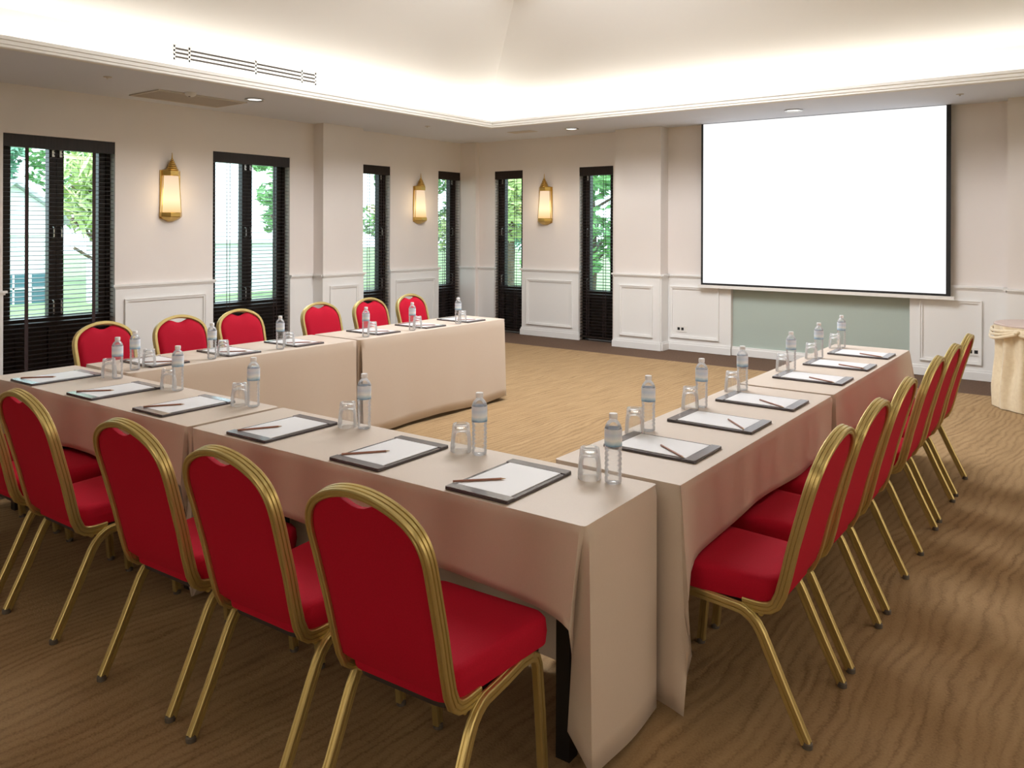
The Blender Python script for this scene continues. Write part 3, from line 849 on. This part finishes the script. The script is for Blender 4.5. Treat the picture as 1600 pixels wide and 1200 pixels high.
def make_cloth(lx, ly, drops, corners, seed, loc, rz, label, tight=''):
    """beige cloth over a table; drops for S,E,N,W; corners SE,NE,NW,SW: 'in' tucked pocket, 'out' flaring fold"""
    rnd = random.Random(seed)
    hx, hy = lx / 2, ly / 2
    P = [(-hx, -hy), (hx, -hy), (hx, hy), (-hx, hy)]
    Tn = [(1, 0), (0, 1), (-1, 0), (0, -1)]
    Nn = [(0, -1), (1, 0), (0, 1), (-1, 0)]
    st = []          # stations: function d -> (x, y), drop
    for i in range(4):
        p = P[i]; q = P[(i + 1) % 4]; t = Tn[i]; nr = Nn[i]
        L = lx if i % 2 == 0 else ly
        D = drops[i]
        Dn = drops[(i + 1) % 4]; Dp = drops[(i - 1) % 4]
        nst = max(10, int(L / 0.035))
        ph = [rnd.uniform(0, 6.28) for _ in range(4)]
        fr = [rnd.uniform(3, 5), rnd.uniform(7, 10), rnd.uniform(14, 18)]
        rr = 0.014
        tg = 0.12 if 'SENW'[i] in tight else 1.0
        for k in range(nst + 1):
            s_ = rr + (L - 2 * rr) * k / nst
            e0 = math.exp(-s_ / 0.10); e1 = math.exp(-(L - s_) / 0.10)
            rec1 = 0.12 if (D < Dn - 0.1 and corners[i] == 'in') else 0.0
            rec0 = 0.12 if (D < Dp - 0.1 and corners[(i - 1) % 4] == 'in') else 0.0
            fl1 = 0.16 if corners[i] == 'out' else 0.0
            fl0 = 0.16 if corners[(i - 1) % 4] == 'out' else 0.0
            def f(d, s_=s_, e0=e0, e1=e1, p=p, t=t, nr=nr, fr=fr, ph=ph, rec0=rec0, rec1=rec1, fl0=fl0, fl1=fl1, D=D, tg=tg):
                fold = (0.55 * math.sin(fr[0] * s_ + ph[0]) + 0.30 * math.sin(fr[1] * s_ + ph[1]) + 0.16 * math.sin(fr[2] * s_ + ph[2]))
                off = 0.006 * min(1, d / 0.012) + tg * d * (0.020 + 0.022 * fold) + d * (fl0 * e0 + fl1 * e1) * 0.55
                ss = s_ + d * rec0 * e0 - d * rec1 * e1 + d * (-fl0 * e0 + fl1 * e1) * 0.55
                return (p[0] + t[0] * ss + nr[0] * off, p[1] + t[1] * ss + nr[1] * off)
            hem = 0.008 * math.sin(fr[0] * s_ * 1.7 + ph[3]) + 0.004 * math.sin(fr[1] * s_ + ph[2])
            def edge_dip(e, c, nb):
                if not (D < 0.5 and drops[nb] > 0.5): return 0.0
                return 0.17 * e ** 3 if corners[c] == 'out' else (0.015 if 'SENW'[nb] in tight else 0.055) * e
            dip = edge_dip(e1, i, (i + 1) % 4) + edge_dip(e0, (i - 1) % 4, (i - 1) % 4)
            st.append((f, D + hem + dip))
        # pocket / fold stations at the corner after side i
        c = q; t2 = Tn[(i + 1) % 4]; n2 = Nn[(i + 1) % 4]
        dg = ((nr[0] + n2[0]) * 0.7071, (nr[1] + n2[1]) * 0.7071)
        mode = corners[i]
        if mode == 'in':
            for fa, kx in ((0.30, 0.5), (0.55, 1.0), (0.80, 0.55)):
                def f(d, c=c, dg=dg, kx=kx, t=t, t2=t2, D=D, Dn=Dn):
                    a = min(0.085, 0.40 * d) * kx
                    back = (t if D < Dn else (-t2[0], -t2[1]))
                    return (c[0] - dg[0] * (a + 0.004) - back[0] * d * 0.10 * (1 - fa_(kx)), c[1] - dg[1] * (a + 0.004) - back[1] * d * 0.10 * (1 - fa_(kx)))
                fa_ = lambda k_: k_ * 0.6
                st.append((f, D + (Dn - D) * fa))
        else:
            for fa in (0.3, 0.5, 0.7):
                def f(d, c=c, dg=dg, fa=fa):
                    a = 0.004 + d * (0.20 - 0.5 * abs(fa - 0.5))
                    return (c[0] + dg[0] * a, c[1] + dg[1] * a)
                st.append((f, D + (Dn - D) * fa + 0.02))
    n = len(st); M = 12
    vs = []; fs = []
    top = [(max(-hx, min(hx, f(0)[0])) , max(-hy, min(hy, f(0)[1])), 0.7515) for f, D in st]
    inner = [(x * (1 - 0.010 / hx), y * (1 - 0.010 / hy), 0.7515) for x, y, z in top]
    vs += inner + [(x, y, 0.7505) for x, y, z in top]
    for j in range(1, M + 1):
        for f, D in st:
            d = D * (j / M) ** 1.25
            x, y = f(d); vs.append((x, y, max(0.004, 0.749 - d)))
    fs.append(tuple(range(n)))
    for j in range(M + 1):
        for i in range(n):
            k = (i + 1) % n; fs.append((j * n + i, (j + 1) * n + i, (j + 1) * n + k, j * n + k))
    o = MB().add(vs, fs).build('tablecloth', M_CLOTH, smooth=55, loc=loc)
    o.rotation_euler = (0, 0, rz)
    md = o.modifiers.new('thickness', 'SOLIDIFY'); md.thickness = 0.002; md.offset = -1
    return tag(o, label, 'tablecloth', 'beige cloths over the tables')

LONG, SHORT = 0.722, 0.252
# front row: slightly turned; from (-5.09,1.86) to (-1.20,1.955), depth 0.475
def frow(x):        # front edge y at x
    return 1.862 + (x + 5.06) * 0.0238
AF = math.atan(0.0238)
for a, b, lb, cn, sd, tt in ((-5.09, -3.155, 'left', ['in', 'in', 'in', 'in'], 3, 'EN'), (-3.125, -1.205, 'right', ['in', 'in', 'in', 'in'], 5, 'WN')):
    L_ = (b - a) / math.cos(AF); mx = (a + b) / 2; my = frow(mx) + 0.475 / 2
    make_table(L_, 0.475, (mx, my, 0), AF, 'narrow table with black legs under the %s cloth of the front row' % lb)
    make_cloth(L_, 0.475, (SHORT, LONG, LONG, LONG), cn, sd, (mx, my, 0), AF, 'smooth beige satin cloth over the %s table of the front row' % lb, tt)
for a, b, lb, cn, sd, tt in ((2.462, 4.255, 'near', ['out', 'in', 'in', 'in'], 11, 'NS'), (4.290, 6.205, 'far', ['in', 'out', 'in', 'in'], 12, 'S')):
    L_ = b - a; my = (a + b) / 2
    make_table(0.50, L_, (-1.392, my, 0), 0, 'narrow table with black legs under the %s cloth of the right row' % lb, 0.18, 0.11)
    make_cloth(0.50, L_, (LONG, 0.248, LONG, LONG), cn, sd, (-1.392, my, 0), 0, 'smooth beige satin cloth over the %s table of the right row' % lb, tt)
for a, b, lb, cn, sd, tt in ((2.395, 4.145, 'near', ['in', 'in', 'in', 'in'], 21, 'NS'), (4.175, 5.985, 'far', ['in', 'in', 'in', 'in'], 22, 'S')):
    L_ = b - a; my = (a + b) / 2
    make_table(0.53, L_, (-4.825, my, 0), 0, 'narrow table with black legs under the %s cloth of the window row' % lb, 0.20, 0.11)
    make_cloth(0.53, L_, (LONG, LONG, LONG, SHORT), cn, sd, (-4.825, my, 0), 0, 'smooth beige satin cloth over the %s table of the window row' % lb, tt)

# ------------------------------------------------------------------ place settings
ZT = 0.7525
def make_pad():
    r = thing('writing_pad', 'x', 'writing pad')
    MB().slab(rrect(-0.126, 0.126, -0.191, 0.191, 0.006, 3), 0.0, 0.008, 0.0015).build('board', M_PAD, r, smooth=0)
    for sy in (1, -1):
        y0, y1 = sorted((sy * 0.149, sy * 0.190))
        MB().slab(rrect(-0.125, 0.125, y0, y1, 0.004, 3), 0.0082, 0.0112, 0.001).build('end_strip', M_PADSTRIP, r, smooth=0)
    return r
def make_paper():
    o = MB().slab(rect(-0.107, 0.107, -0.147, 0.147), 0.0, 0.0022).build('note_paper', M_PAPER, smooth=0)
    return tag(o, 'x', 'paper')
def make_pencil():
    r = thing('pencil', 'x', 'pencil')
    hexp = [(0.0038 * math.cos(k * PI / 3), 0.0038 * math.sin(k * PI / 3)) for k in range(6)]
    MB().tube([(-0.088, 0, 0.0036), (0.074, 0, 0.0036)], hexp, (0, 0, 1)).build('pencil_body', M_PENCIL, r, smooth=0)
    MB().lathe([(0.0034, 0.0), (0.0008, 0.015)], 8).move(Matrix.Translation((0.074, 0, 0.0036)) @ Matrix.Rotation(PI / 2, 4, 'Y')).build('pencil_point', M_PENCILTIP, r)
    return r
def make_bottle():
    r = thing('water_bottle', 'x', 'bottle')
    pr = [(0.022, 0.0), (0.0275, 0.004), (0.0285, 0.014)]
    z = 0.018
    for k in range(6):
        pr += [(0.0285, z), (0.0262, z + 0.005), (0.0285, z + 0.010)]; z += 0.0165
    pr += [(0.0288, 0.122), (0.0290, 0.128), (0.0290, 0.178), (0.0284, 0.184), (0.0255, 0.194), (0.0195, 0.204), (0.0135, 0.210), (0.0122, 0.213), (0.0122, 0.228)]
    MB().lathe(pr, 28).build('bottle_body', M_BOTTLE, r, smooth=50)
    wp = [(max(0.003, rr - 0.0012), zz + 0.0012) for rr, zz in pr if zz < 0.190] + [(0.0262, 0.190)]
    MB().lathe(wp, 28).build('bottle_water', M_WATER, r, smooth=50)
    MB().lathe([(0.0294, 0.126), (0.0294, 0.183)], 28, cap=False).build('bottle_label', M_LABEL, r, label='pale blue paper label')
    MB().lathe([(0.0130, 0.2145), (0.0142, 0.2150), (0.0142, 0.2195), (0.0136, 0.2200), (0.0142, 0.2205), (0.0142, 0.2300), (0.0132, 0.2320), (0.001, 0.2322)], 24).build('bottle_cap', M_CAP, r, label='white screw cap')
    return r
def make_tumbler():
    o = MB().lathe([(0.0390, 0.0), (0.0410, 0.001), (0.0402, 0.030), (0.0375, 0.062), (0.0345, 0.084), (0.0340, 0.096), (0.0320, 0.1045), (0.0270, 0.1050), (0.0250, 0.1025), (0.004, 0.1020),
                    (0.004, 0.100), (0.022, 0.099), (0.026, 0.094), (0.027, 0.088), (0.012, 0.083), (0.004, 0.082), (0.004, 0.081), (0.020, 0.080), (0.0300, 0.075),
                    (0.0350, 0.060), (0.0382, 0.030), (0.0390, 0.0)], 32, cap=False).build('drinking_glass', M_TUMBLER, smooth=50)
    return tag(o, 'x', 'glass')

pad0, paper0, pencil0, bottle0, glass0 = make_pad(), make_paper(), make_pencil(), make_bottle(), make_tumbler()
seat_no = 0
def setting(pad, rz, pen, pen_a, bottle, glass, row, where):
    """pad centre and turn; pencil centre and world angle; bottle and glass positions"""
    global seat_no
    f = seat_no == 0
    at = '%s %s' % (where, row)
    place(pad0, f, (*pad, ZT), rz, 'dark leather writing pad, ' + at, 'writing pads on the tables')
    place(paper0, f, (*pad, ZT + 0.0083), rz + R(random.uniform(-0.6, 0.6)), 'white note paper on the writing pad, ' + at, 'note papers on the pads')
    place(pencil0, f, (*pen, ZT + 0.0108), pen_a, 'brown pencil lying on the note paper, ' + at, 'pencils on the note papers')
    place(bottle0, f, (*bottle, ZT), random.uniform(0, 6.28), 'clear water bottle with white cap, ' + at, 'water bottles on the tables')
    place(glass0, f, (*glass, ZT), 0, 'upturned drinking glass beside the bottle, ' + at, 'glasses on the tables')
    seat_no += 1
row = 'from the right end of the front table'
FP = [((-1.612, 2.148), (-1.675, 2.062), 47, (-1.330, 2.345), (-1.419, 2.341)), ((-2.166, 2.137), (-2.215, 2.058), 52, (-1.896, 2.334), (-1.979, 2.326)),
      ((-2.788, 2.124), (-2.832, 2.040), 60, (-2.529, 2.340), (-2.607, 2.318)), ((-3.513, 2.112), (-3.548, 2.028), 57, (-3.253, 2.307), (-3.332, 2.285)),
      ((-4.112, 2.088), (-4.142, 1.997), 48, (-3.884, 2.295), (-3.962, 2.288)), ((-4.728, 2.070), (-4.760, 1.985), 50, (-4.455, 2.270), (-4.533, 2.262))]
for i, (p, pn, a, b, g_) in enumerate(FP):
    setting(p, AF, pn, R(a), b, g_, row, ORD[i])
row = 'from the camera on the right table'
RP = [((-1.392, 2.836), (-1.318, 2.768), -36, (-1.556, 3.039), (-1.584, 2.971)), ((-1.378, 3.364), (-1.284, 3.319), -47, (-1.561, 3.596), (-1.589, 3.528)),
      ((-1.374, 3.890), (-1.302, 3.818), -33, (-1.557, 4.112), (-1.585, 4.044)), ((-1.358, 4.672), (-1.285, 4.588), -26, (-1.544, 4.872), (-1.572, 4.804)),
      ((-1.356, 5.226), (-1.266, 5.150), -20, (-1.545, 5.447), (-1.573, 5.379)), ((-1.357, 5.772), (-1.275, 5.690), -24, (-1.553, 6.03), (-1.581, 5.962))]
for i, (p, pn, a, b, g_) in enumerate(RP):
    setting(p, PI / 2, pn, R(a), b, g_, row, ORD[i])
row = 'from the left on the window side table'
LP = [((-4.815, 2.690), 2.470), ((-4.812, 3.215), 2.979), ((-4.811, 3.757), 3.509), ((-4.822, 4.560), 4.311), ((-4.806, 5.098), 4.827), ((-4.800, 5.635), 5.410)]
for i, (p, by) in enumerate(LP):
    setting(p, -PI / 2, (p[0] + 0.085, p[1] - 0.02), R(50), (-4.643, by), (-4.693, by + 0.115), row, ORD[i])

# ------------------------------------------------------------------ round table at the right edge
rt = thing('cocktail_table', 'round cocktail table under a gathered cream skirt at the right edge', 'table', (-0.47, 8.62, 0))
TR = 0.40
MB().lathe([(0.001, 0.735), (TR - 0.004, 0.735), (TR, 0.742), (TR, 0.752), (TR - 0.006, 0.757), (0.001, 0.757)], 48).build('tabletop', mat('pale_pink_top', (0.62, 0.50, 0.46), 0.4), rt)
n = 144; rows = 12; vs = []; fs = []
for j in range(rows + 1):
    t = j / rows
    for i in range(n):
        a = 2 * PI * i / n
        amp = 0.006 + 0.040 * max(0.0, 1 - abs(2 * t - 1.05)) ** 0.8 if t < 1 else 0.012
        ww = 0.75 * math.sin(a * 15) + 0.25 * math.sin(a * 26 + 1.3) + 0.2 * math.sin(a * 9 + 0.4)
        rad = TR + 0.004 - 0.030 * math.sin(PI * min(1, t * 1.3)) + 0.015 * max(0, t - 0.5) + amp * ww * (1 if t > 0.08 else 0.4)
        vs.append((rad * math.cos(a), rad * math.sin(a), 0.742 - t * 0.736))
for j in range(rows):
    for i in range(n):
        k = (i + 1) % n; fs.append((j * n + i, (j + 1) * n + i, (j + 1) * n + k, j * n + k))
MB().add(vs, fs).build('table_skirt', M_CREAM, rt, smooth=60, label='cream satin skirt in soft pleats')
sw = MB()
nb = 4
for b_ in range(nb):
    for strand in range(3):
        path = []
        for i in range(17):
            u = i / 16; a = 2 * PI * (b_ + u) / nb - PI / 2 - 0.45
            rad = TR + 0.020 + 0.006 * strand
            sag = 0.045 * math.sin(PI * u) * (0.5 + 0.5 * strand) + 0.012 * strand
            path.append((rad * math.cos(a), rad * math.sin(a), 0.715 - sag))
        sw.tube(path, [(0.014 * math.cos(2 * PI * q / 8), 0.011 * math.sin(2 * PI * q / 8)) for q in range(8)], (0, 0, 1))
sw.build('swag', M_CREAM, rt, label='twisted cream swag below the table edge')
for b_ in range(nb):
    a = 2 * PI * b_ / nb - PI / 2 - 0.45
    MB().lathe([(0.002, -0.024), (0.020, -0.016), (0.026, 0.0), (0.020, 0.016), (0.002, 0.024)], 14, ((TR + 0.036) * math.cos(a), (TR + 0.036) * math.sin(a), 0.705)).build('rosette', M_CREAM, rt)
MB().lathe([(0.03, 0.0), (0.03, 0.735)], 16).build('pedestal', M_LEG, rt)

# ------------------------------------------------------------------ garden outside
MB().box(-60, 40, -40, 60, -0.40, -0.30).build('ground', M_LAWN, kind='structure', smooth=0)

h = thing('garden_house', 'white house with pale grey gabled roof outside the leftmost window', 'house', (-21.5, 8.35, -0.3))
MB().add([(0, -1.15, 0), (0, 1.15, 0), (0, 1.15, 2.15), (0, 0, 2.95), (0, -1.15, 2.15), (-4, -1.15, 0), (-4, 1.15, 0), (-4, 1.15, 2.15), (-4, 0, 2.95), (-4, -1.15, 2.15)],
         [(0, 1, 2, 3, 4), (9, 8, 7, 6, 5), (0, 5, 6, 1), (1, 6, 7, 2), (2, 7, 8, 3), (3, 8, 9, 4), (4, 9, 5, 0)]).build('house_wall', M_HOUSE, h, smooth=0)
for sg, nm in ((-1, 'roof_slope'), (1, 'roof_slope')):
    MB().add([(0.25, 0, 2.96), (0.25, sg * 1.45, 1.95), (-4.2, sg * 1.45, 1.95), (-4.2, 0, 2.96), (0.25, 0, 3.06), (0.25, sg * 1.45, 2.05), (-4.2, sg * 1.45, 2.05), (-4.2, 0, 3.06)],
             [(0, 1, 2, 3), (7, 6, 5, 4), (0, 4, 5, 1), (1, 5, 6, 2), (2, 6, 7, 3), (3, 7, 4, 0)]).build(nm, M_ROOF, h, smooth=0)
MB().box(0.0, 0.10, -1.15, 1.15, 1.70, 1.86).build('house_band', M_HOUSE, h, smooth=0)
for yy in (-1.05, -0.30, 0.45):
    fr = MB().box(0.0, 0.05, yy, yy + 0.62, -0.0, 0.72).build('window', M_HWIN, h, smooth=0)
    MB().box(0.05, 0.07, yy + 0.29, yy + 0.33, 0.0, 0.72).box(0.05, 0.07, yy, yy + 0.62, 0.36, 0.39).build('window_bar', M_HOUSE, fr, smooth=0)
gw = thing('garden_wall', 'white garden wall with a flat coping outside the two wide left windows', 'wall', (-20.5, 13.9, -0.3))
MB().box(-0.1, 0.1, -4.2, 4.6, 0, 1.42).build('wall_face', M_HOUSE, gw, smooth=0)
MB().box(-0.16, 0.16, -4.25, 4.65, 1.42, 1.52).build('wall_coping', M_HOUSE, gw, smooth=0)
pf = thing('garden_post', 'white square post outside the left wall window nearest the corner', 'post', (-12.6, 13.35, -0.3))
MB().box(-0.11, 0.11, -0.11, 0.11, 0, 3.2).build('post_shaft', M_HOUSE, pf, smooth=0)
MB().box(-0.15, 0.15, -0.15, 0.15, 3.2, 3.3).build('post_cap', M_HOUSE, pf, smooth=0)

def tree(loc, height, crown, leaf, kind, label, seed, count=1500, size=0.13, droop=0.0):
    rnd = random.Random(seed)
    t = thing('tree', label, 'tree', loc, 0, 'trees in the garden')
    tr = MB()
    tr.tube([(0, 0, 0), (0.05, 0.03, height * 0.35), (-0.03, 0.05, height * 0.7), (0.0, 0.0, height * 0.92)],
            [(0.09 * math.cos(k * PI / 4), 0.09 * math.sin(k * PI / 4)) for k in range(8)], (1, 0, 0))
    for b in range(7):
        a = rnd.uniform(0, 6.28); z0 = height * rnd.uniform(0.3, 0.7)
        tr.rod((0, 0, z0), (crown[0] * 0.7 * math.cos(a), crown[1] * 0.7 * math.sin(a), z0 + crown[2] * rnd.uniform(0.2, 0.6)), 0.03, 6)
    tr.build('trunk', M_BARK, t)
    lf = MB()
    blobs = [(rnd.uniform(-0.75, 0.75) * crown[0], rnd.uniform(-0.75, 0.75) * crown[1], height * 0.68 + rnd.uniform(-0.8, 0.75) * crown[2]) for _ in range(26)]
    for k in range(count):
        b = rnd.choice(blobs)
        u = Vector((rnd.gauss(0, 1), rnd.gauss(0, 1), rnd.gauss(0, 1))).normalized() * rnd.uniform(0.4, 1) ** 0.5 * 0.38 * max(crown[0], 0.8)
        c_ = Vector(b) + u
        d = Vector((rnd.gauss(0, 1), rnd.gauss(0, 1), rnd.gauss(0, 0.6) - droop)).normalized()
        s_ = d.cross(Vector((rnd.gauss(0, 1), rnd.gauss(0, 1), rnd.gauss(0, 1)))).normalized()
        L = size * rnd.uniform(0.7, 1.3) * (1 + droop); W_ = L * 0.34 / (1 + droop)
        nrm = d.cross(s_) * L * 0.12
        lf.add([c_ - d * L, c_ - s_ * W_ + nrm * 0.4, c_ + d * L, c_ + s_ * W_ + nrm * 0.4, c_ + nrm], [(0, 1, 4), (1, 2, 4), (2, 3, 4), (3, 0, 4)])
    lf.build('foliage', leaf, t, smooth=0)
    return t
tree((-15.0, 7.35, -0.3), 4.0, (0.75, 0.75, 0.85), M_LEAF_B, 'b', 'yellow-green drooping tree seen through the right pane of the leftmost window', 1, 900, 0.13, 0.9)
tree((-27.5, 9.4, -0.3), 5.6, (1.6, 1.6, 1.9), M_LEAF_C, 'c', 'dark blue-green tree rising behind the white garden house', 2, 2600, 0.20)
tree((-28.5, 13.6, -0.3), 6.2, (1.9, 1.9, 2.2), M_LEAF_A, 'a', 'tall green tree behind the white garden wall, right of the house', 3, 2600, 0.20)
tree((-18.0, 13.7, -0.3), 4.6, (0.8, 0.8, 1.5), M_LEAF_A, 'a', 'green tree at the right side of the second left window', 4, 1500, 0.15)
tree((-17.4, 18.4, -0.3), 4.6, (1.4, 1.4, 1.9), M_LEAF_A, 'a', 'leafy green tree filling the narrow window right of the left pilaster', 5, 3000, 0.14)
tree((-15.6, 20.8, -0.3), 4.6, (1.3, 1.3, 1.9), M_LEAF_C, 'c', 'green tree seen through the left wall window nearest the corner', 6, 2200, 0.14)
tree((-12.0, 15.9, -0.3), 4.0, (1.4, 1.4, 1.8), M_LEAF_B, 'b', 'light green tree seen through the back window nearest the corner', 7, 3000, 0.13)
tree((-8.6, 14.2, -0.3), 3.6, (1.2, 1.2, 1.7), M_LEAF_A, 'a', 'green tree close outside the back window nearest the screen', 8, 3200, 0.12)
